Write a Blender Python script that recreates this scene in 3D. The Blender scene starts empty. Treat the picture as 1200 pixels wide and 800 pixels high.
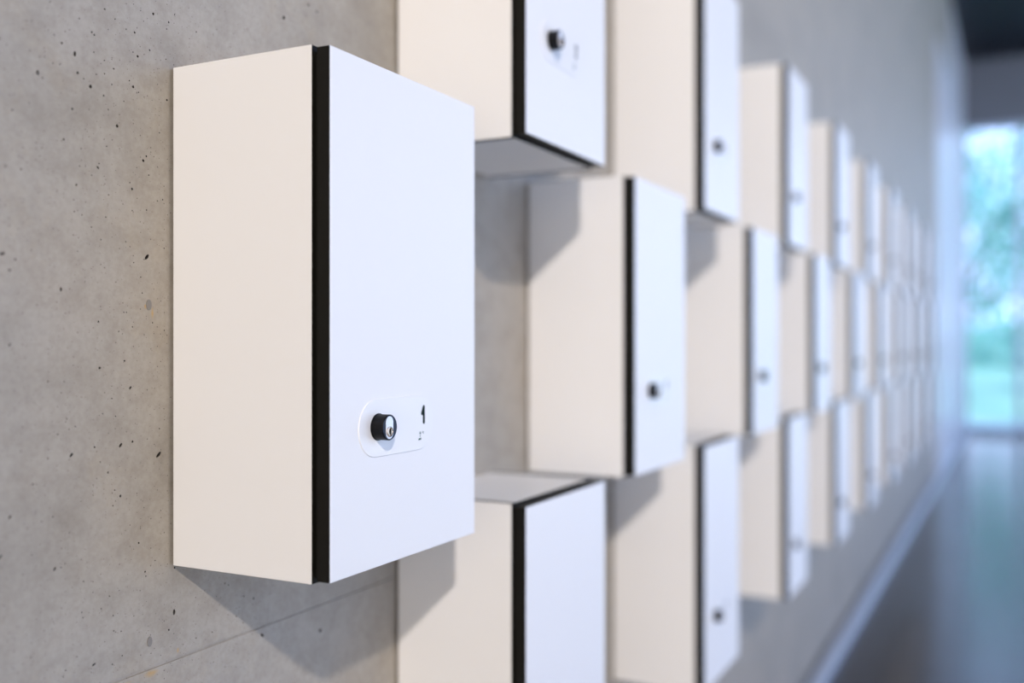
import bpy, bmesh, math, random
from mathutils import Vector, Matrix
from mathutils.geometry import delaunay_2d_cdt

S = bpy.context.scene
COL = S.collection
random.seed(7)

# ------------------------------------------------------------ camera, world, light, exposure
H = 0.45                      # height of one locker in metres; plan units below are multiples of it
CAM_D, CAM_H = 1.5145, 2.80   # camera distance from the wall and height, in locker heights
cam = bpy.data.cameras.new('camera')
cam.sensor_width = 36.0
cam.lens = 34.93
cam.clip_start = 0.02
cam.clip_end = 300
cam.dof.use_dof = True
cam.dof.focus_distance = 0.885
cam.dof.aperture_fstop = 1.75
camo = bpy.data.objects.new('camera', cam)
camo.location = (0, -CAM_D * H, CAM_H * H)
camo.rotation_euler = (math.radians(90), 0, math.radians(-90 + 27.03))
COL.objects.link(camo)
S.camera = camo

S.view_settings.view_transform = 'Standard'
S.view_settings.look = 'None'
S.view_settings.gamma = 1
S.view_settings.exposure = 0.05
S.view_settings.use_curve_mapping = False

w = bpy.data.worlds.new('daylight')
S.world = w
w.use_nodes = True
nt = w.node_tree
nt.nodes.clear()
tc = nt.nodes.new('ShaderNodeTexCoord')
sx = nt.nodes.new('ShaderNodeSeparateXYZ')
rp = nt.nodes.new('ShaderNodeValToRGB')
rp.color_ramp.elements[0].position = 0.0
rp.color_ramp.elements[0].color = (0.65, 0.715, 1.0, 1)
rp.color_ramp.elements[1].position = 0.9
rp.color_ramp.elements[1].color = (0.44, 0.60, 1.0, 1)
bg = nt.nodes.new('ShaderNodeBackground')
bg.inputs[1].default_value = 2.8
wo = nt.nodes.new('ShaderNodeOutputWorld')
nt.links.new(tc.outputs['Generated'], sx.inputs[0])
nt.links.new(sx.outputs['Z'], rp.inputs[0])
nt.links.new(rp.outputs[0], bg.inputs[0])
nt.links.new(bg.outputs[0], wo.inputs[0])

bounce_sun = bpy.data.lights.new('sun', 'SUN')      # unseen hazy sunlight added on terrace, lawn and floor to bounce light inside
bounce_sun.energy = 6.5
bounce_sun.color = (1.0, 0.93, 0.86)
bounce_sun.angle = math.radians(3)
suno = bpy.data.objects.new('sun', bounce_sun)
suno.rotation_euler = Vector((0.40, 0.48, -0.83)).to_track_quat('-Z', 'Y').to_euler()
COL.objects.link(suno)

lamp = bpy.data.lights.new('lamp', 'SPOT')   # the warm lamp behind the camera that casts the hard shadows
lamp.energy = 1660
lamp.spot_size = math.radians(53)
lamp.spot_blend = 1.0
lamp.color = (1.0, 0.89, 0.80)
lamp.shadow_soft_size = 0.10
lampo = bpy.data.objects.new('lamp', lamp)
lampo.location = (-4.1, -4.05, 4.85)
lampo.rotation_euler = (Vector((4.8, 0, 0.4)) - lampo.location).to_track_quat('-Z', 'Y').to_euler()
COL.objects.link(lampo)

fill = bpy.data.lights.new('lobby_light', 'AREA')   # broad unseen fill added behind the camera to lift the shaded faces
fill.shape = 'RECTANGLE'
fill.size = 3.0
fill.size_y = 2.6
fill.energy = 92
fill.color = (1.0, 0.92, 0.86)
fillo = bpy.data.objects.new('lobby_light', fill)
fillo.location = (-4.9, -2.3, 1.35)
fillo.rotation_euler = (math.radians(90), 0, math.radians(-90))
COL.objects.link(fillo)


# ------------------------------------------------------------ materials
def mat(name, color, rough=0.5, metal=0.0, spec=0.5, coat=0.0):
    m = bpy.data.materials.new(name)
    m.use_nodes = True
    b = m.node_tree.nodes['Principled BSDF']
    b.inputs['Base Color'].default_value = (*color, 1)
    b.inputs['Roughness'].default_value = rough
    b.inputs['Metallic'].default_value = metal
    b.inputs['Specular IOR Level'].default_value = spec
    b.inputs['Coat Weight'].default_value = coat
    return m


def nd(m, kind, **kw):
    n = m.node_tree.nodes.new(kind)
    for k, v in kw.items():
        if k in n.inputs:
            n.inputs[k].default_value = v
        else:
            setattr(n, k, v)
    return n


def lk(m, a, b):
    m.node_tree.links.new(a, b)


def ramp(m, fac, stops):
    r = nd(m, 'ShaderNodeValToRGB')
    els = r.color_ramp.elements
    while len(els) < len(stops):
        els.new(0.5)
    for e, (p, c) in zip(els, stops):
        e.position = p
        e.color = (*c, 1)
    lk(m, fac, r.inputs[0])
    return r.outputs[0]


def mixc(m, fac, a, b, mode='MIX'):
    n = nd(m, 'ShaderNodeMix', data_type='RGBA', blend_type=mode)
    if isinstance(fac, (int, float)):
        n.inputs[0].default_value = fac
    else:
        lk(m, fac, n.inputs[0])
    for i, c in ((6, a), (7, b)):
        if isinstance(c, tuple):
            n.inputs[i].default_value = (*c, 1)
        else:
            lk(m, c, n.inputs[i])
    return n.outputs[2]


def vmath(m, op, a, b):
    n = nd(m, 'ShaderNodeVectorMath', operation=op)
    lk(m, a, n.inputs[0])
    n.inputs[1].default_value = b
    return n


def concrete(name, base):
    m = mat(name, base, 0.6, spec=0.5)
    b = m.node_tree.nodes['Principled BSDF']
    co = nd(m, 'ShaderNodeTexCoord').outputs['Object']
    n1 = nd(m, 'ShaderNodeTexNoise', Scale=4.0, Detail=5.0, Roughness=0.6)
    lk(m, co, n1.inputs['Vector'])
    c1 = ramp(m, n1.outputs[0], [(0.3, tuple(v * 0.80 for v in base)), (0.5, base),
                                 (0.72, (base[0] * 1.09, base[1] * 1.06, base[2] * 1.03))])
    n2 = nd(m, 'ShaderNodeTexNoise', Scale=28.0, Detail=6.0, Roughness=0.7)
    lk(m, co, n2.inputs['Vector'])
    c2 = ramp(m, n2.outputs[0], [(0.3, (0.76, 0.735, 0.70)), (0.56, (1, 1, 1)), (0.8, (1.0, 1.0, 1.0))])
    c = mixc(m, 0.75, c1, c2, 'MULTIPLY')
    # yellowish lime bloom in loose patches
    n3 = nd(m, 'ShaderNodeTexNoise', Scale=9.0, Detail=7.0, Roughness=0.75)
    lk(m, co, n3.inputs['Vector'])
    f3 = ramp(m, n3.outputs[0], [(0.53, (0, 0, 0)), (0.75, (1, 1, 1))])
    c = mixc(m, f3, c, mixc(m, 0.55, c, (0.42, 0.35, 0.25), 'MIX'))
    n4 = nd(m, 'ShaderNodeTexNoise', Scale=170.0, Detail=3.0, Roughness=0.7)
    lk(m, co, n4.inputs['Vector'])
    c = mixc(m, 0.6, c, ramp(m, n4.outputs[0], [(0.3, (0.80, 0.79, 0.77)), (0.6, (1.0, 1.0, 1.0))]), 'MULTIPLY')
    # pin pores, two sizes
    for sc, r0, cut in ((260.0, 0.14, 0.80), (480.0, 0.17, 0.85)):
        v = nd(m, 'ShaderNodeTexVoronoi', Scale=sc)
        sp = vmath(m, 'MULTIPLY', co, (1, 0.2, 1))
        lk(m, sp.outputs[0], v.inputs['Vector'])
        d = nd(m, 'ShaderNodeMath', operation='LESS_THAN')
        lk(m, v.outputs['Distance'], d.inputs[0])
        d.inputs[1].default_value = r0
        sr = nd(m, 'ShaderNodeSeparateColor')
        lk(m, v.outputs['Color'], sr.inputs[0])
        g = nd(m, 'ShaderNodeMath', operation='GREATER_THAN')
        lk(m, sr.outputs[0], g.inputs[0])
        g.inputs[1].default_value = cut
        q = nd(m, 'ShaderNodeMath', operation='MULTIPLY')
        lk(m, d.outputs[0], q.inputs[0])
        lk(m, g.outputs[0], q.inputs[1])
        c = mixc(m, q.outputs[0], c, (0.10, 0.085, 0.075))
    # rust spots
    for (px, pz, sx_, sz_) in ((0.640, 0.9665, 0.020, 0.007), (0.6400, 1.285, 0.0035, 0.011), (0.632, 1.291, 0.003, 0.005),
                               (0.6030, 0.9660, 0.03, 0.0028), (0.6700, 0.978, 0.003, 0.006)):
        s = vmath(m, 'SUBTRACT', co, (px, 0, pz))
        k = vmath(m, 'MULTIPLY', s.outputs[0], (1 / sx_, 0, 1 / sz_))
        l = nd(m, 'ShaderNodeVectorMath', operation='LENGTH')
        lk(m, k.outputs[0], l.inputs[0])
        ad = nd(m, 'ShaderNodeMath', operation='ADD')
        lk(m, l.outputs['Value'], ad.inputs[0])
        lk(m, n2.outputs[0], ad.inputs[1])
        f = ramp(m, ad.outputs[0], [(0.5, (0.75, 0.75, 0.75)), (1.0, (0, 0, 0))])
        c = mixc(m, f, c, (0.55, 0.33, 0.09))
    lk(m, c, b.inputs['Base Color'])
    bp = nd(m, 'ShaderNodeBump', Strength=0.12, Distance=0.002)
    lk(m, n2.outputs[0], bp.inputs['Height'])
    lk(m, bp.outputs[0], b.inputs['Normal'])
    return m


M = {}
M['concrete'] = concrete('board_concrete', (0.408, 0.376, 0.326))
M['plug'] = mat('cement_plug', (0.25, 0.235, 0.215), 0.8)
M['pore'] = mat('pore_dark', (0.035, 0.03, 0.026), 0.9)
M['white'] = mat('white_laminate', (0.86, 0.86, 0.862), 0.42, spec=0.38)
M['core'] = mat('black_core', (0.006, 0.0055, 0.004), 0.6, spec=0.2)
M['plate'] = mat('white_plate', (0.865, 0.865, 0.87), 0.3, spec=0.6)
M['lockblack'] = mat('black_lock', (0.003, 0.003, 0.004), 0.4, spec=0.18)
M['navy'] = mat('navy_ring', (0.006, 0.012, 0.035), 0.35, spec=0.25)
M['steel'] = mat('brushed_steel', (0.80, 0.81, 0.84), 0.4, 0.45)
M['brass'] = mat('lock_brass', (0.62, 0.50, 0.38), 0.22, 1.0)
M['print'] = mat('dark_green_print', (0.003, 0.013, 0.009), 0.6, spec=0.15)
M['print_fine'] = mat('green_fine_print', (0.02, 0.09, 0.065), 0.6, spec=0.15)
M['spacer'] = mat('dark_spacer', (0.02, 0.02, 0.02), 0.6)
M['alu'] = mat('aluminium_trim', (0.62, 0.65, 0.72), 0.35, 0.6)
M['dark'] = mat('dark_recess', (0.02, 0.025, 0.03), 0.8)
M['ceiling'] = mat('dark_ceiling', (0.0025, 0.003, 0.005), 0.7)
M['slat'] = mat('ceiling_mesh_metal', (0.016, 0.02, 0.028), 0.5)
M['grey'] = mat('grey_lintel', (0.20, 0.20, 0.22), 0.7)
M['frame'] = mat('window_frame_metal', (0.55, 0.62, 0.72), 0.35)
M['doorw'] = mat('white_door_paint', (0.68, 0.69, 0.74), 0.3)
M['plaster'] = mat('pale_plaster', (0.60, 0.60, 0.63), 0.4)  # paler even colour for the far end of the wall
M['plasterwarm'] = mat('warm_plaster', (0.74, 0.72, 0.71), 0.7)
M['bark'] = mat('bark', (0.12, 0.09, 0.06), 0.9)
M['paving'] = mat('blue_grey_paving', (0.17, 0.25, 0.30), 0.6)
M['terrazzo'] = mat('pale_terrazzo', (0.62, 0.60, 0.58), 0.5)  # unseen reflecting floor, made pale to brighten the undersides
M['terrace'] = mat('terrace_paving', (0.78, 0.75, 0.72), 0.8)

m = mat('dark_vinyl_floor', (0.1, 0.09, 0.09), 0.42, spec=0.36)
b = m.node_tree.nodes['Principled BSDF']
co = nd(m, 'ShaderNodeTexCoord').outputs['Object']
n = nd(m, 'ShaderNodeTexNoise', Scale=1.3, Detail=4.0)
lk(m, co, n.inputs['Vector'])
lk(m, ramp(m, n.outputs[0], [(0.35, (0.015, 0.008, 0.006)), (0.65, (0.026, 0.015, 0.012))]), b.inputs['Base Color'])
lk(m, ramp(m, n.outputs[0], [(0.3, (0.16, 0.16, 0.16)), (0.7, (0.22, 0.22, 0.22))]), b.inputs['Roughness'])
M['floor'] = m

m = mat('lawn_grass', (0.1, 0.3, 0.1), 0.9)
b = m.node_tree.nodes['Principled BSDF']
n = nd(m, 'ShaderNodeTexNoise', Scale=0.8, Detail=5.0)
lk(m, nd(m, 'ShaderNodeTexCoord').outputs['Object'], n.inputs['Vector'])
lk(m, ramp(m, n.outputs[0], [(0.35, (0.13, 0.28, 0.22)), (0.65, (0.20, 0.38, 0.30))]), b.inputs['Base Color'])
M['grass'] = m

m = mat('leaves', (0.1, 0.3, 0.1), 0.5)
b = m.node_tree.nodes['Principled BSDF']
g = nd(m, 'ShaderNodeNewGeometry')
lk(m, ramp(m, g.outputs['Random Per Island'], [(0.0, (0.06, 0.26, 0.22)), (0.5, (0.16, 0.45, 0.40)), (1.0, (0.42, 0.68, 0.62))]),
   b.inputs['Base Color'])
M['leaf'] = m

m = bpy.data.materials.new('window_glass')
m.use_nodes = True
m.node_tree.nodes.clear()
gl = nd(m, 'ShaderNodeBsdfGlossy', Roughness=0.02)
tr = nd(m, 'ShaderNodeBsdfTransparent')
tr.inputs[0].default_value = (0.88, 0.95, 1.0, 1)
fr = nd(m, 'ShaderNodeFresnel', IOR=1.45)
mx = nd(m, 'ShaderNodeMixShader')
ou = nd(m, 'ShaderNodeOutputMaterial')
gb = nd(m, 'ShaderNodeNewGeometry')
sub = nd(m, 'ShaderNodeMath', operation='SUBTRACT', use_clamp=True)   # reflect at the outer faces only
lk(m, fr.outputs[0], sub.inputs[0])
lk(m, gb.outputs['Backfacing'], sub.inputs[1])
lk(m, sub.outputs[0], mx.inputs[0])
lk(m, tr.outputs[0], mx.inputs[1])
lk(m, gl.outputs[0], mx.inputs[2])
lk(m, mx.outputs[0], ou.inputs[0])
M['glass'] = m


# ------------------------------------------------------------ mesh helpers
def link(name, bm, mats, parent=None, bevel=0.0, smooth=False):
    bmesh.ops.recalc_face_normals(bm, faces=bm.faces)
    me = bpy.data.meshes.new(name)
    if smooth:
        for f in bm.faces:
            f.smooth = True
    bm.to_mesh(me)
    bm.free()
    for k in (mats if isinstance(mats, (list, tuple)) else [mats]):
        me.materials.append(M[k])
    o = bpy.data.objects.new(name, me)
    COL.objects.link(o)
    if parent:
        o.parent = parent
    if bevel:
        md = o.modifiers.new('bevel', 'BEVEL')
        md.width = bevel
        md.segments = 2
        md.limit_method = 'ANGLE'
    return o


def box(bm, x0, x1, y0, y1, z0, z1, mi=None):
    v = [bm.verts.new((x, y, z)) for x in (x0, x1) for y in (y0, y1) for z in (z0, z1)]
    fs = [(0, 1, 3, 2), (4, 6, 7, 5), (0, 4, 5, 1), (2, 3, 7, 6), (0, 2, 6, 4), (1, 5, 7, 3)]
    out = []
    for i, f in enumerate(fs):          # -x, +x, -y, +y, -z, +z
        fc = bm.faces.new([v[k] for k in f])
        if mi:
            fc.material_index = mi[i]
        out.append(fc)
    return out


def boxo(name, dims, mats, parent=None, mi=None, bevel=0.0):
    bm = bmesh.new()
    box(bm, *dims, mi=mi)
    return link(name, bm, mats, parent, bevel)


def prism(bm, pts, y0, y1, mi=0, inset=0.0):
    """outline pts in x,z extruded from y0 (back) to y1 (front, more negative)."""
    a = [bm.verts.new((x, y0, z)) for x, z in pts]
    c = [bm.verts.new((x, y1, z)) for x, z in pts]
    n_ = len(pts)
    for i in range(n_):
        f = bm.faces.new((a[i], a[(i + 1) % n_], c[(i + 1) % n_], c[i]))
        f.material_index = mi
    f = bm.faces.new(a)
    f.material_index = mi
    f = bm.faces.new(c)
    f.material_index = mi
    return c


def setp(o, **kw):
    for k, v in kw.items():
        if v:
            o[k] = v
    return o


def structure(o):
    o['kind'] = 'structure'
    return o


def empty(name, loc):
    o = bpy.data.objects.new(name, None)
    o.empty_display_size = 0.05
    o.location = loc
    COL.objects.link(o)
    return o


# ------------------------------------------------------------ structure
X0, X1 = -5.0, 15.08           # corridor from behind the camera to the end wall
CEIL = 5.1
WID = 4.6                      # corridor depth, open glazed side beyond
JOINT = 0.971                  # horizontal formwork joint
SKIRT = 0.047
BACK = 0.003                   # the lockers stand this far off the wall face
DX0, DX1, DZ = 9.85, 12.05, 4.05   # tall white door in the left wall

PORES = [(535.5,1529.3,0.6,0.6,0),
 (588.4,1539.3,0.9,0.9,0),
 (640.9,1550.6,1.2,1.2,0),
 (659,1548.4,1,1,0),
 (656.5,1541.7,0.6,0.6,0),
 (620.1,1528.4,0.9,0.9,0),
 (575.4,1516.3,0.9,0.9,0),
 (577.8,1514.7,0.9,0.9,0),
 (546.3,1499.4,0.9,0.9,0),
 (558.6,1493.9,1.2,2.3,0),
 (524.4,1470.6,1.2,2.2,0),
 (561.5,1479.2,1.1,1.1,0),
 (573.9,1470.8,1.6,1.6,0),
 (623.4,1508.7,1.2,1.2,0),
 (618.5,1480.9,1.2,1.2,0),
 (636.8,1517.4,1,1,0),
 (597.7,1491.5,0.9,0.9,0),
 (655.6,1514.2,0.6,0.6,0),
 (587.2,1466.3,0.9,0.9,0),
 (608.3,1466.1,0.6,0.6,0),
 (656.7,1477.7,1,1,0),
 (556.4,1448.7,0.9,0.9,0),
 (502.1,1436.6,0.8,0.8,0),
 (567.3,1475.8,0.6,0.6,0),
 (614.4,1485.2,0.6,0.6,0),
 (624.4,1477.3,0.6,0.6,0),
 (595.7,1477.6,0.6,0.6,0),
 (588.1,1496,0.6,0.6,0),
 (517.6,1486,0.5,0.5,0),
 (538.2,1481.3,0.6,0.6,0),
 (544.6,1482,0.6,0.6,0),
 (539.3,1504.1,0.6,0.6,0),
 (514.8,1508.3,0.5,0.5,0),
 (491.5,1488.3,0.8,0.8,0),
 (497.6,1485.2,0.5,0.5,0),
 (528.8,1467.4,0.6,0.6,0),
 (516.8,1445.1,0.5,0.5,0),
 (610.9,1528.6,0.6,0.6,0),
 (562.9,1524,0.6,0.6,0),
 (577.4,1500.3,0.6,0.6,0),
 (618.3,1510.9,0.6,0.6,0),
 (599.1,1534,0.6,0.6,0),
 (666,1557.3,0.6,0.6,0),
 (588.1,1485,0.6,0.6,0),
 (579.9,1482.5,0.6,0.6,0),
 (601.2,1443.5,1.6,1.6,0),
 (548.1,1422.5,0.9,0.9,0),
 (633.1,1423.1,0.9,0.9,0),
 (629.6,1418.7,1.2,1.2,0),
 (581.4,1405,1.6,0.8,-40),
 (560.2,1387.7,0.9,0.9,0),
 (648,1446.5,0.6,0.6,0),
 (496.7,1393,0.8,0.8,0),
 (509.8,1392.7,0.8,0.8,0),
 (564.8,1418.2,0.6,0.6,0),
 (590.4,1424.3,0.6,0.6,0),
 (563.4,1403.4,0.6,0.6,0),
 (633.4,1375.7,0.6,0.6,0),
 (565.7,1363.8,0.6,0.6,0),
 (575,1354.8,0.6,0.6,0),
 (617.2,1392.1,1.2,1.2,0),
 (651.8,1387.2,0.6,0.6,0),
 (645.7,1385.3,0.6,0.6,0),
 (617.5,1373.4,0.6,0.6,0),
 (592.6,1383.8,0.6,0.6,0),
 (558,1365.7,0.6,0.6,0),
 (589.5,1364.6,0.6,0.6,0),
 (557.6,1375.2,0.6,0.6,0),
 (528,1412.2,0.6,0.6,0),
 (523.1,1415.3,0.5,0.5,0),
 (582.6,1408.6,0.6,0.6,0),
 (635.8,1406.9,0.6,0.6,0),
 (614.8,1397.2,0.6,0.6,0),
 (575.1,1397.7,0.6,0.6,0),
 (493.8,1326.3,2.4,1,20),
 (504.7,1322.8,0.8,0.8,0),
 (500,1314.3,1.1,1.1,0),
 (545.5,1301.8,0.9,1.7,0),
 (610.5,1345.8,0.6,0.6,0),
 (633.8,1334.7,3.2,1.5,45),
 (628.5,1302.4,0.6,0.6,0),
 (581.8,1276.5,0.9,0.9,0),
 (617.7,1272.6,0.6,0.6,0),
 (640.1,1276.6,0.6,0.6,0),
 (653.7,1270,0.6,0.6,0),
 (609.1,1243.3,0.9,0.9,0),
 (583.1,1237.9,1.2,1.2,0),
 (500,1257.4,1.6,0.7,45),
 (513.3,1247,0.5,0.5,0),
 (619.1,1328.4,0.6,0.6,0),
 (653.4,1343.7,0.6,0.6,0),
 (518.9,1331.1,0.5,0.5,0),
 (523.7,1288.7,0.5,0.5,0),
 (608.4,1285.1,0.6,0.6,0),
 (611.2,1285.1,0.6,0.6,0),
 (603,1268.5,0.6,0.6,0),
 (584.4,1345.2,0.6,0.6,0),
 (626.8,1316.3,0.6,0.6,0),
 (615.2,1219.9,1.8,0.9,45),
 (595.7,1211.8,0.6,0.6,0),
 (533.6,1228.2,0.6,0.6,0),
 (550.9,1197.6,0.6,0.6,0),
 (559,1190.8,0.6,0.6,0),
 (542.5,1185.9,0.6,0.6,0),
 (578,1172.2,0.9,0.9,0),
 (605,1171.4,2.4,1.1,45),
 (617.7,1173.2,0.9,0.9,0),
 (555.4,1168.2,2.3,1.1,45),
 (647.1,1159,3.3,1.5,45),
 (591.8,1149.6,0.9,0.9,0),
 (583.8,1159.2,0.6,0.6,0),
 (599.6,1196.3,0.6,0.6,0),
 (519.9,1148.7,0.8,0.8,0),
 (648,1182.1,0.6,0.6,0),
 (533.4,1167.6,0.6,0.6,0),
 (548.6,1227.8,0.6,0.6,0),
 (586.3,1199.4,0.6,0.6,0),
 (509.8,1175.3,0.5,0.5,0),
 (500.2,1126.5,1.6,0.7,45),
 (598.7,1133.7,0.6,0.6,0),
 (604.7,1127.9,1.2,1.2,0),
 (596.8,1120.8,0.6,0.6,0),
 (538.1,1120.5,0.6,0.6,0),
 (527.9,1118.5,0.6,0.6,0),
 (624.6,1084.2,0.9,0.9,0),
 (491.8,1097.5,2.1,1,45),
 (539.7,1078.7,1.7,0.8,45),
 (545.6,1078.7,0.6,0.6,0),
 (643.1,1065.2,0.6,0.6,0),
 (631.7,1057.6,0.9,0.9,0),
 (632.6,1053.5,0.6,0.6,0),
 (567.1,1062.9,0.6,0.6,0),
 (593.2,1044.9,0.6,0.6,0),
 (565.4,1038,0.6,0.6,0),
 (566.6,1033.5,0.6,0.6,0),
 (584.8,1036.3,0.6,0.6,0),
 (597.1,1027.6,0.6,0.6,0),
 (597.9,1014.4,0.6,0.6,0),
 (605.5,1012.1,0.6,0.6,0),
 (560.5,1002.9,0.6,0.6,0),
 (577.2,991.8,2,0.8,20),
 (550,994.9,0.6,0.6,0),
 (547.6,990.7,0.6,0.6,0),
 (596.4,986.4,0.6,0.6,0),
 (606.8,990.9,0.6,0.6,0),
 (611.1,974.7,0.6,0.6,0),
 (518.2,1014.6,0.5,0.5,0),
 (665.4,1013.9,1.4,2.6,0),
 (659.1,999.4,1,1,0),
 (783.6,961.9,2.7,1.3,-40),
 (666,1054.2,1,1,0),
 (756.6,1007.6,0.7,0.7,0),
 (770.5,1002.2,1.1,1.1,0),
 (730.3,1026,0.7,0.7,0),
 (735.3,1023.4,0.7,0.7,0),
 (806.8,973,2.5,1,20),
 (713.1,983.3,0.7,0.7,0),
 (692.4,983.2,0.7,0.7,0),
 (755.9,981.6,0.7,0.7,0),
 (745.8,990.5,0.7,0.7,0),
 (816.8,1598.5,2,2,0),
 (871.9,1620.9,1.5,1.5,0),
 (692.8,1549.1,0.7,0.7,0),
 (857.2,1623.9,1.5,1.5,0),
 (877.6,942.2,2.1,2.1,0)]

wall = boxo('wall_left', (X0, X1, 0.012, 0.30, 0, CEIL), 'dark')
structure(wall)
wall.location.y = BACK


def panel(name, x0, x1, z0, z1, pores, th=0.012):
    """cast concrete panel with real holes where the air pores are"""
    bm = bmesh.new()
    co = [Vector((x0, z0)), Vector((x1, z0)), Vector((x1, z1)), Vector((x0, z1))]
    faces = [[0, 1, 2, 3]]
    holes = []
    for (px, pz, ra, rb, an) in pores:
        ra *= 0.001
        rb *= 0.001
        px *= 0.001
        pz *= 0.001
        st = len(co)
        k_ = 8
        ca, sa = math.cos(math.radians(an)), math.sin(math.radians(an))
        ring = []
        for i in range(k_):
            t = 2 * math.pi * i / k_
            j = random.uniform(0.82, 1.15)
            u, v = ra * j * math.cos(t), rb * j * math.sin(t)
            co.append(Vector((px + u * ca - v * sa, pz + u * sa + v * ca)))
            ring.append(st + i)
        faces.append(ring)
        holes.append((ring, Vector((px, pz)), (ra + rb) / 2))
    res = delaunay_2d_cdt(co, [], faces, 1, 1e-7)
    vo, fo, of = res[0], res[2], res[5]
    ov = res[3]
    mp = {}
    bv = []
    for i, p in enumerate(vo):
        bv.append(bm.verts.new((p[0], 0, p[1])))
        for k in ov[i]:
            mp[k] = i
    for f, o_ in zip(fo, of):
        if list(o_) == [0] or len(o_) == 1 and o_[0] == 0:
            bm.faces.new([bv[k] for k in f])
    for ring, c, r in holes:
        top = [bv[mp[k]] for k in ring]
        bot = [bm.verts.new((c[0] + (t.co.x - c[0]) * 0.7, r * 1.6, c[1] + (t.co.z - c[1]) * 0.7)) for t in top]
        n_ = len(top)
        for i in range(n_):
            f = bm.faces.new((top[i], top[(i + 1) % n_], bot[(i + 1) % n_], bot[i]))
            f.material_index = 1
        bm.faces.new(bot).material_index = 1
    # edges and back
    fr_ = [bv[mp[k]] for k in range(4)]
    bk = [bm.verts.new((v.co.x, th, v.co.z)) for v in fr_]
    for i in range(4):
        bm.faces.new((fr_[i], fr_[(i + 1) % 4], bk[(i + 1) % 4], bk[i]))
    bm.faces.new(bk)
    return link(name, bm, ['concrete', 'pore'], wall)


G = 0.0013
panel('concrete_panel', X0, DX0, JOINT + G, CEIL, [p for p in PORES if p[1] > JOINT * 1000 + 5])
panel('concrete_panel', X0, DX0, SKIRT + 0.006, JOINT - G, [p for p in PORES if p[1] < JOINT * 1000 - 5])
boxo('wall_panel', (DX1, X1, 0.0, 0.012, SKIRT + 0.006, CEIL), 'plaster', wall)['label'] = 'pale plastered end of the wall'
boxo('wall_panel', (DX0, DX1, 0.0, 0.012, DZ, CEIL), 'concrete', wall)
# joint filler: slightly recessed cement line
boxo('joint_filler', (X0, DX0, 0.0015, 0.012, JOINT - G, JOINT + G), 'concrete', wall)
for (px, pz, r_) in ((0.6357, 1.2923, 0.0036), (0.6366, 0.9949, 0.0034)):
    bm = bmesh.new()
    pts = [(px + r_ * 0.8 * math.cos(2 * math.pi * i / 14), pz + r_ * 1.35 * math.sin(2 * math.pi * i / 14)) for i in range(14)]
    prism(bm, pts, 0.002, -0.0006)
    o = link('cement_plug', bm, 'plug', wall)

# tall white double door far along the left wall
d1 = empty('door_1', (DX0, 0, SKIRT))
structure(d1)
zz = DZ - SKIRT
wd = DX1 - DX0
for a, c in ((0.06, wd / 2 - 0.004), (wd / 2 + 0.004, wd - 0.06)):
    leaf = boxo('door_leaf', (a, c, -0.01, 0.011, 0.005, zz - 0.07), 'doorw', d1, bevel=0.002)
for dm in ((0, 0.06, -0.025, 0.011, 0, zz), (wd - 0.06, wd, -0.025, 0.011, 0, zz), (0.06, wd - 0.06, -0.025, 0.011, zz - 0.06, zz)):
    boxo('door_frame', dm, 'doorw', d1, bevel=0.002)
bm = bmesh.new()
box(bm, wd / 2 - 0.07, wd / 2 - 0.05, -0.065, -0.05, 0.95, 1.25)
box(bm, wd / 2 - 0.068, wd / 2 - 0.052, -0.052, -0.009, 0.98, 1.0)
box(bm, wd / 2 - 0.068, wd / 2 - 0.052, -0.052, -0.009, 1.2, 1.22)
link('door_handle', bm, 'alu', d1, bevel=0.003)

# metal skirting standing on the floor in front of the recessed wall foot
bm = bmesh.new()
prof = [(0.011, 0.0), (0.011, 0.028), (-0.012, 0.028), (-0.012, 0.040), (-0.046, 0.040), (-0.049, 0.037), (-0.049, 0.0)]
A = [bm.verts.new((X0, y, z)) for y, z in prof]
B = [bm.verts.new((X1, y, z)) for y, z in prof]
for i in range(len(prof)):
    j = (i + 1) % len(prof)
    bm.faces.new((A[i], A[j], B[j], B[i]))
bm.faces.new(A)
bm.faces.new(B)
structure(link('baseboard_left', bm, 'alu'))

# dark vinyl along the lockers, unseen pale floor added window-side to bounce light up
structure(boxo('floor', (X0, X1 + 0.3, -1.2, 0.012, -0.25, 0), 'floor'))
structure(boxo('floor', (X0, X1 + 0.3, -WID - 0.25, -1.2, -0.25, 0), 'terrazzo'))
ce = structure(boxo('ceiling', (X0, X1 + 0.3, -WID - 0.25, 0.3, CEIL + 0.06, CEIL + 0.3), 'ceiling'))
bm = bmesh.new()
x = 5.0
sl = 1.54 / 3.0
while x < X1 + 8:
    xa, xb = x, x - (WID / sl)
    # strip from the wall (xa, 0) going back to (xb, -WID), cut at the corridor's ends
    def ypos(q):
        return -(xa - q) * sl
    lo, hi = max(xb, 5.0), min(xa, X1 - 0.02)
    if hi > lo:
        dx = 0.045
        v = []
        for (q, z) in ((lo, CEIL), (hi, CEIL), (hi, CEIL + 0.06), (lo, CEIL + 0.06)):
            v.append((q, ypos(q), z))
        va = [bm.verts.new((p_[0] - dx, p_[1], p_[2])) for p_ in v]
        vb_ = [bm.verts.new((p_[0] + dx, p_[1], p_[2])) for p_ in v]
        bm.faces.new(va)
        bm.faces.new(vb_)
        for i in range(4):
            j = (i + 1) % 4
            bm.faces.new((va[i], va[j], vb_[j], vb_[i]))
    x += 0.30
o = link('ceiling_mesh', bm, 'slat', ce)
o['kind'] = 'stuff'

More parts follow.
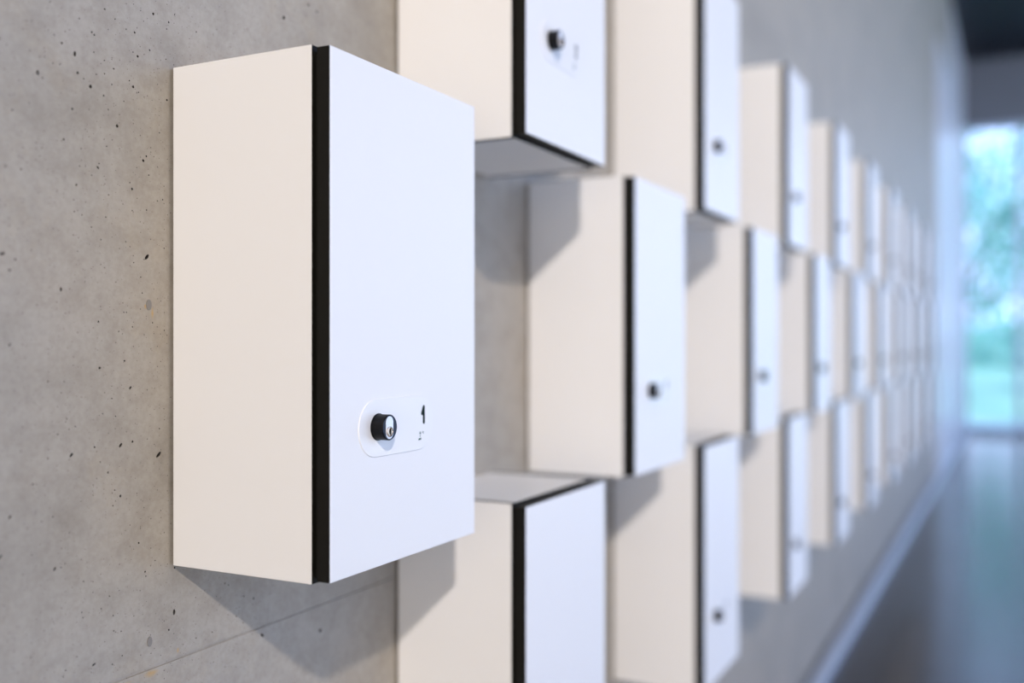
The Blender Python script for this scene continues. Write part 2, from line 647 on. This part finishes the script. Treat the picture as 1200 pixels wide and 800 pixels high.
# end wall: grey lintel over a tall glazed front
WT = 4.22                      # top of the glazing
back = structure(boxo('wall_back', (X1, X1 + 0.3, -WID, 0.3, WT, CEIL + 0.06), 'grey'))
win = empty('window_1', (X1 + 0.02, 0, 0))
structure(win)
ys = [0.0, -0.70, -1.40, -2.10, -2.80, -3.50, -WID]
boxo('window_sill', (0, 0.10, -WID, 0.0, 0.0, 0.03), 'frame', win)
boxo('window_frame', (0.01, 0.09, -WID, 0.0, 0.03, 0.09), 'frame', win, bevel=0.003)
boxo('window_frame', (0.01, 0.09, -WID, 0.0, WT - 0.06, WT), 'frame', win, bevel=0.003)
for i, y in enumerate(ys):
    hw = 0.045
    boxo('mullion', (0.01, 0.09, max(y - hw, -WID), min(y + hw * (0.3 if i == 0 else 1), 0.0), 0.09, WT - 0.06), 'frame', win, bevel=0.002)
for i in range(len(ys) - 1):
    boxo('glass_pane', (0.045, 0.053, ys[i + 1] + 0.045, ys[i] - (0.045 if i else 0.045), 0.09, WT - 0.06), 'glass', win)

# side opposite the lockers: solid near the camera, glazed further along; wall behind the camera
FAC = 0.5
structure(boxo('wall_right', (X0, FAC, -WID - 0.25, -WID, 0, CEIL + 0.06), 'plasterwarm'))
structure(boxo('wall_front', (X0 - 0.25, X0, -WID - 0.25, 0.3, -0.25, CEIL + 0.3), 'plasterwarm'))
w2 = empty('window_2', (FAC, -WID - 0.12, 0))
structure(w2)
FL = X1 + 0.3 - FAC
boxo('window_frame', (0, FL, -0.04, 0.04, 0.0, 0.12), 'frame', w2)
boxo('window_frame', (0, FL, -0.06, 0.06, WT, CEIL + 0.06), 'grey', w2)
nm_ = 7
for k in range(nm_ + 1):
    boxo('mullion', (FL * k / nm_ - 0.03, FL * k / nm_ + 0.03, -0.04, 0.04, 0.12, WT), 'frame', w2)
for k in range(nm_):
    boxo('glass_pane', (FL * k / nm_ + 0.03, FL * (k + 1) / nm_ - 0.03, -0.004, 0.004, 0.12, WT), 'glass', w2)

# outdoors
structure(boxo('lawn', (20.6, 90, -45, 45, -0.32, -0.22), 'grass'))
structure(boxo('terrace', (X1 + 0.32, 20.59, -45, 12, -0.32, -0.2), 'paving'))
structure(boxo('terrace', (-25, X1 + 0.31, -45, -WID - 0.26, -0.32, -0.2), 'terrace'))


def tree(loc, h_, r_, nleaf, label, seed):
    rnd = random.Random(seed)
    t = empty('tree', loc)
    setp(t, label=label, category='tree', group='trees on the lawn beyond the end window')
    bm = bmesh.new()

    def limb(p0, p1, a, c):
        p0, p1 = Vector(p0), Vector(p1)
        d = (p1 - p0).normalized()
        s_ = d.orthogonal().normalized()
        u_ = d.cross(s_)
        r0 = [bm.verts.new(p0 + a * (math.cos(k * math.pi / 4) * s_ + math.sin(k * math.pi / 4) * u_)) for k in range(8)]
        r1 = [bm.verts.new(p1 + c * (math.cos(k * math.pi / 4) * s_ + math.sin(k * math.pi / 4) * u_)) for k in range(8)]
        for k in range(8):
            bm.faces.new((r0[k], r0[(k + 1) % 8], r1[(k + 1) % 8], r1[k]))
        bm.faces.new(r0)
        bm.faces.new(r1)
    limb((0, 0, 0), (0.05, 0.1, h_ * 0.4), 0.19, 0.13)
    cl = []
    for k in range(9):
        a = rnd.uniform(0, 2 * math.pi)
        q = (r_ * 0.62 * math.cos(a), r_ * 0.62 * math.sin(a), h_ * rnd.uniform(0.42, 0.86))
        limb((0.05, 0.1, h_ * rnd.uniform(0.3, 0.4)), q, 0.07, 0.02)
        cl.append((Vector(q), r_ * rnd.uniform(0.38, 0.55)))
    limb((0.05, 0.1, h_ * 0.39), (0, 0, h_ * 0.9), 0.12, 0.02)
    cl.append((Vector((0, 0, h_ * 0.85)), r_ * 0.5))
    link('trunk', bm, 'bark', t)
    bm = bmesh.new()
    for k in range(nleaf):
        c, rr = rnd.choice(cl)
        d = Vector((rnd.gauss(0, 1), rnd.gauss(0, 1), rnd.gauss(0, 1))).normalized() * rr * rnd.uniform(0.3, 1.0) ** 0.5
        p_ = c + d
        n_ = Vector((rnd.gauss(0, 1), rnd.gauss(0, 1), rnd.gauss(0.6, 1))).normalized()
        a = n_.orthogonal().normalized()
        a = Matrix.Rotation(rnd.uniform(0, 6.28), 3, n_) @ a
        e = n_.cross(a)
        L = rnd.uniform(0.10, 0.19)
        bm.faces.new([bm.verts.new(p_ + a * L), bm.verts.new(p_ + e * L * 0.45), bm.verts.new(p_ - a * L), bm.verts.new(p_ - e * L * 0.45)])
    f = link('foliage', bm, 'leaf', t)
    f['kind'] = 'stuff'


tree((25.5, 0.6, -0.22), 6.2, 2.6, 2400, 'leafy green tree nearest behind the end window', 3)
tree((33.0, -2.9, -0.22), 7.5, 3.0, 3000, 'green tree on the lawn to the right of the nearest tree', 5)
tree((42.0, 3.4, -0.22), 9.5, 3.9, 5000, 'tall green tree farthest back on the lawn, to the left', 9)
tree((52.0, -7.5, -0.22), 10.0, 4.0, 5000, 'broad green tree farthest back on the lawn, to the right', 12)

hd = empty('hedge', (60, 0, -0.22))
setp(hd, label='low clipped hedge along the far edge of the lawn', category='hedge')
bm = bmesh.new()
hr = random.Random(4)
for k in range(9000):
    p_ = Vector((hr.uniform(-0.9, 0.9), hr.uniform(-16, 16), hr.uniform(0.05, 2.6)))
    n_ = Vector((hr.gauss(-0.5, 1), hr.gauss(0, 1), hr.gauss(0.4, 1))).normalized()
    a = n_.orthogonal().normalized()
    e = n_.cross(a)
    L = hr.uniform(0.10, 0.2)
    bm.faces.new([bm.verts.new(p_ + a * L), bm.verts.new(p_ + e * L * 0.6), bm.verts.new(p_ - a * L), bm.verts.new(p_ - e * L * 0.6)])
hf = link('foliage', bm, 'leaf', hd)
hf['kind'] = 'stuff'
boxo('stems', (-0.3, 0.3, -16, 16, 0.0, 2.2), 'leaf', hd)

# ------------------------------------------------------------ lockers
LW, LT, LS = 0.5433 * H, 0.390 * H, 0.3485 * H
DT = 0.0295 * H                 # door board thickness
BT = 0.010                      # carcass board thickness
GAP = 0.003
E = 0.0065 * H                  # door shorter than the carcass at top and bottom


def stadium(cx, cz, hl, r, n_=14):
    pts = []
    for k in range(n_ + 1):
        t = -math.pi / 2 + math.pi * k / n_
        pts.append((cx + hl - r + r * math.cos(t), cz + r * math.sin(t)))
    for k in range(n_ + 1):
        t = math.pi / 2 + math.pi * k / n_
        pts.append((cx - hl + r + r * math.cos(t), cz + r * math.sin(t)))
    return pts


def vstadium(cx, cz, hw, hh, n_=12):
    return [(cx + q[1] - 0.0, cz + q[0]) for q in [(a, c) for a, c in stadium(0, 0, hh, hw, n_)]]


def lathe(bm, prof, cx, cz, seg=40, mi=0):
    rings = []
    for (r, y) in prof:
        if r == 0:
            rings.append([bm.verts.new((cx, y, cz))])
        else:
            rings.append([bm.verts.new((cx + r * math.cos(2 * math.pi * k / seg), y, cz + r * math.sin(2 * math.pi * k / seg))) for k in range(seg)])
    for a, c in zip(rings[:-1], rings[1:]):
        for k in range(seg):
            k2 = (k + 1) % seg
            if len(a) == 1:
                f = bm.faces.new((a[0], c[k], c[k2]))
            elif len(c) == 1:
                f = bm.faces.new((a[k], a[k2], c[0]))
            else:
                f = bm.faces.new((a[k], a[k2], c[k2], c[k]))
            f.material_index = mi


def stroke(bm, p0, p1, wd_, y0, y1):
    """round-ended stroke in the x,z plane"""
    a, c = Vector(p0), Vector(p1)
    d = (c - a)
    ang = math.atan2(d.y, d.x)
    pts = []
    for k in range(9):
        t = ang - math.pi / 2 + math.pi * k / 8
        pts.append((c.x + wd_ * math.cos(t), c.y + wd_ * math.sin(t)))
    for k in range(9):
        t = ang + math.pi / 2 + math.pi * k / 8
        pts.append((a.x + wd_ * math.cos(t), a.y + wd_ * math.sin(t)))
    prism(bm, pts, y0, y1)


SEGS = {  # digits as strokes on a 1 x 2 grid
    '0': [[(0, .5), (0, 1.5), (.15, 1.85), (.5, 2), (.85, 1.85), (1, 1.5), (1, .5), (.85, .15), (.5, 0), (.15, .15), (0, .5)]],
    '1': [[(-.1, 1.12), (.55, 1.95), (.6, 0)]],
    '2': [[(.02, 1.5), (.15, 1.85), (.5, 2), (.85, 1.85), (1, 1.5), (.85, 1.1), (0, 0), (1, 0)]],
    '3': [[(0, 2), (1, 2), (.45, 1.2), (.85, 1.0), (1, .6), (.85, .15), (.45, 0), (.1, .15), (0, .4)]],
    '4': [[(.8, 0), (.8, 2), (0, .6), (1.05, .6)]],
    '5': [[(.95, 2), (.15, 2), (.05, 1.15), (.5, 1.25), (.85, 1.05), (1, .65), (.85, .15), (.45, 0), (.05, .2)]],
    '6': [[(.85, 2), (.3, 1.3), (0, .7), (.1, .2), (.5, 0), (.9, .2), (1, .6), (.85, 1.05), (.5, 1.2), (.1, 1.0)]],
    '7': [[(0, 2), (1, 2), (.35, 0)]],
    '8': [[(.5, 1.1), (.15, 1.3), (.08, 1.65), (.5, 2), (.92, 1.65), (.85, 1.3), (.5, 1.1), (.05, .8), (0, .4), (.5, 0), (1, .4), (.95, .8), (.5, 1.1)]],
    '9': [[(.15, 0), (.7, .7), (1, 1.3), (.9, 1.8), (.5, 2), (.1, 1.8), (0, 1.4), (.15, .95), (.5, .8), (.9, 1.0)]],
}

YD = -LT                        # door front plane
PLY = YD - 0.0009               # plate front
# plate, lock and print centres in the locker's own x, z
PX, PZ, PHL, PR = 0.2229 * H, 0.2800 * H, 0.1356 * H, 0.0573 * H
KX, KZ, KR, KL = 0.1520 * H, 0.2820 * H, 0.0262 * H, 0.0295 * H


def number_mesh(txt, parent=None):
    bm = bmesh.new()
    hh, wd_ = 0.0150, 0.00165 if txt == '1' else 0.0012
    u = hh / 2
    gw = u * 0.62
    tot = len(txt) * gw + (len(txt) - 1) * u * 0.45
    x = 0.3185 * H - tot / 2 + (0.0 if len(txt) == 1 else -0.001)
    z0 = 0.2795 * H
    for ch in txt:
        for pl in SEGS[ch]:
            for k in range(len(pl) - 1):
                a, c = pl[k], pl[k + 1]
                stroke(bm, (x + a[0] * gw, z0 + a[1] * u), (x + c[0] * gw, z0 + c[1] * u), wd_, PLY + 0.0001, PLY - 0.00025 - 0.00001 * k)
        x += gw + u * 0.45
    return link('number', bm, 'print', parent)


def make_locker():
    t = empty('wall_locker', (0, 0, 0))
    y_b = 0.0
    Wh, Bk = 0, 1
    wm = ['white', 'core']
    # each side: white faces, black core on the narrow edges (front and back ends)
    for x0, x1 in ((0, BT), (LW - BT, LW)):
        boxo('side_panel', (x0, x1, -LS, y_b, 0, H), wm, t, (Wh, Wh, Bk, Bk, Bk, Bk), bevel=0.0004)
    for nm, z0, z1 in (('top_panel', H - BT, H), ('bottom_panel', 0, BT)):
        boxo(nm, (BT, LW - BT, -LS + 0.0003, y_b, z0, z1), wm, t, (Wh, Wh, Bk, Bk, Wh, Wh))
    boxo('back_panel', (BT, LW - BT, -0.011, y_b, BT, H - BT), wm, t, (Bk, Bk, Wh, Wh, Bk, Bk))
    boxo('wall_spacer', (0.02, LW - 0.02, -0.001, BACK, 0.03, H - 0.03), 'spacer', t)
    # black gasket frame between carcass and door, set back a little
    bm = bmesh.new()
    g0, g1 = -LS - 0.0, -(LT - DT)
    q = 0.0055
    for dm in ((q, q + 0.008, g1, g0, q, H - q), (LW - q - 0.008, LW - q, g1, g0, q, H - q),
               (q + 0.008, LW - q - 0.008, g1, g0, q, q + 0.008), (q + 0.008, LW - q - 0.008, g1, g0, H - q - 0.008, H - q)):
        box(bm, *dm)
    link('gasket', bm, 'core', t)
    d = boxo('door', (0, LW, -LT, -(LT - DT), E, H - E), wm, t, (Bk, Bk, Wh, Wh, Bk, Bk), bevel=0.0005)
    # lock plate with a chamfered rim
    bm = bmesh.new()
    o1 = stadium(PX, PZ, PHL, PR)
    o2 = stadium(PX, PZ, PHL - 0.0004, PR - 0.0004)
    a = [bm.verts.new((x, YD + 0.0002, z)) for x, z in o1]
    a2 = [bm.verts.new((x, YD - 0.0006, z)) for x, z in o1]
    c = [bm.verts.new((x, PLY, z)) for x, z in o2]
    for r0, r1 in ((a, a2), (a2, c)):
        for k in range(len(a)):
            j = (k + 1) % len(a)
            bm.faces.new((r0[k], r0[j], r1[j], r1[k]))
    bm.faces.new(a)
    bm.faces.new(c)
    pl = link('lock_plate', bm, 'plate', t)
    # lock cylinder with a flange, a dark rim and a recessed metal face
    bm = bmesh.new()
    yf = YD - KL
    lathe(bm, [(0, PLY + 0.0002), (KR + 0.0003, PLY + 0.0002), (KR + 0.0003, PLY - 0.0006), (KR - 0.0004, PLY - 0.0008),
               (KR - 0.0004, yf + 0.0006), (KR - 0.0009, yf), (KR - 0.0022, yf), (KR - 0.0026, yf + 0.0006), (0, yf + 0.0006)], KX, KZ)
    lo = link('lock', bm, 'lockblack', t)
    return t, pl, lo


def lock_details(lo):
    yf = YD - KL
    bm = bmesh.new()
    # dark blue face ring
    lathe(bm, [(0, yf + 0.0007), (KR - 0.0011, yf + 0.0007), (KR - 0.0011, yf - 0.00005), (0, yf - 0.00005)], KX, KZ, 36)
    o1 = link('lock_face', bm, 'navy', lo)
    bm = bmesh.new()
    pts = vstadium(KX - 0.0010, KZ, 0.0056, KR - 0.0018)
    prism(bm, pts, yf, yf - 0.0004)
    o2 = link('key_plate', bm, 'steel', lo)
    bm = bmesh.new()
    zc = KZ - 0.0036
    xc = KX - 0.0010
    lathe(bm, [(0, yf - 0.0003), (0.0047, yf - 0.0003), (0.0046, yf - 0.0011), (0.0036, yf - 0.0015), (0.0034, yf - 0.0010), (0, yf - 0.0006)], xc, zc, 28)
    o3 = link('key_barrel', bm, 'brass', lo)
    bm = bmesh.new()
    box(bm, xc + 0.0002, xc + 0.0012, yf - 0.0014, yf - 0.0005, zc - 0.0030, zc + 0.0030)
    o4 = link('keyhole', bm, 'core', lo)
    return [o1, o2, o3, o4]


def small_print(parent):
    bm = bmesh.new()
    y0, y1 = PLY + 0.0001, PLY - 0.0002
    s = H
    for (a, c, w_) in (((.3035, .2590), (.3065, .2560), .0013), ((.3035, .2560), (.3065, .2590), .0013),
                       ((.3115, .2580), (.3120, .2580), .0007), ((.3150, .2598), (.3172, .2598), .0009), ((.3172, .2598), (.3172, .2560), .0009),
                       ((.3052, .2516), (.3052, .2512), .0016),
                       ((.2995, .2437), (.3080, .2447), .0013), ((.3005, .2458), (.3080, .2464), .0010)):
        stroke(bm, (a[0] * s, a[1] * s), (c[0] * s, c[1] * s), w_ * s * 0.8, y0, y1)
    return link('small_print', bm, 'print_fine', parent)


S0, P2 = 1.4696, 0.8129
VB = -0.4500
ROWS = {'top': VB + 0.9780, 'middle': VB, 'bottom': VB - 0.9684}
ORD = ['nearest', 'second', 'third', 'fourth', 'fifth', 'sixth', 'seventh', 'eighth', 'ninth', 'tenth']

proto, pplate, plock = make_locker()
lock_details(plock)
small_print(pplate)

slots = []
for c in range(0, 19):
    if c % 2 == 0:
        slots.append((c, 'middle'))
    else:
        slots.append((c, 'top'))
        slots.append((c, 'bottom'))


def copy_tree(o, parent, deep):
    n_ = o.copy()
    COL.objects.link(n_)
    n_.parent = parent
    if deep or o is proto:
        for q in list(o.children):
            if not q.name.startswith('number'):
                copy_tree(q, n_, deep)
    return n_


count = {'top': 0, 'middle': 0, 'bottom': 0}
for i, (c, row) in enumerate(slots):
    # lock and print details are only copied where the photo still shows them
    t = proto if i == 0 else copy_tree(proto, None, c <= 5)
    plate = [q for q in t.children if q.name.startswith('lock_plate')][0]
    t.location = ((S0 + c * P2) * H, 0, (ROWS[row] + CAM_H) * H)
    nb = number_mesh(str(i + 1), plate)
    k = count[row]
    count[row] += 1
    if i == 0:
        lab = 'sharp white wall locker in front, with black lock and number 1'
    else:
        lab = {'top': '%s white locker in the top row, counted from the camera',
               'middle': '%s white locker in the middle row, counting number 1 as first',
               'bottom': '%s white locker in the bottom row, counted from the camera'}[row] % ORD[k]
    setp(t, label=lab, category='locker', group='white lockers staggered along the concrete wall')
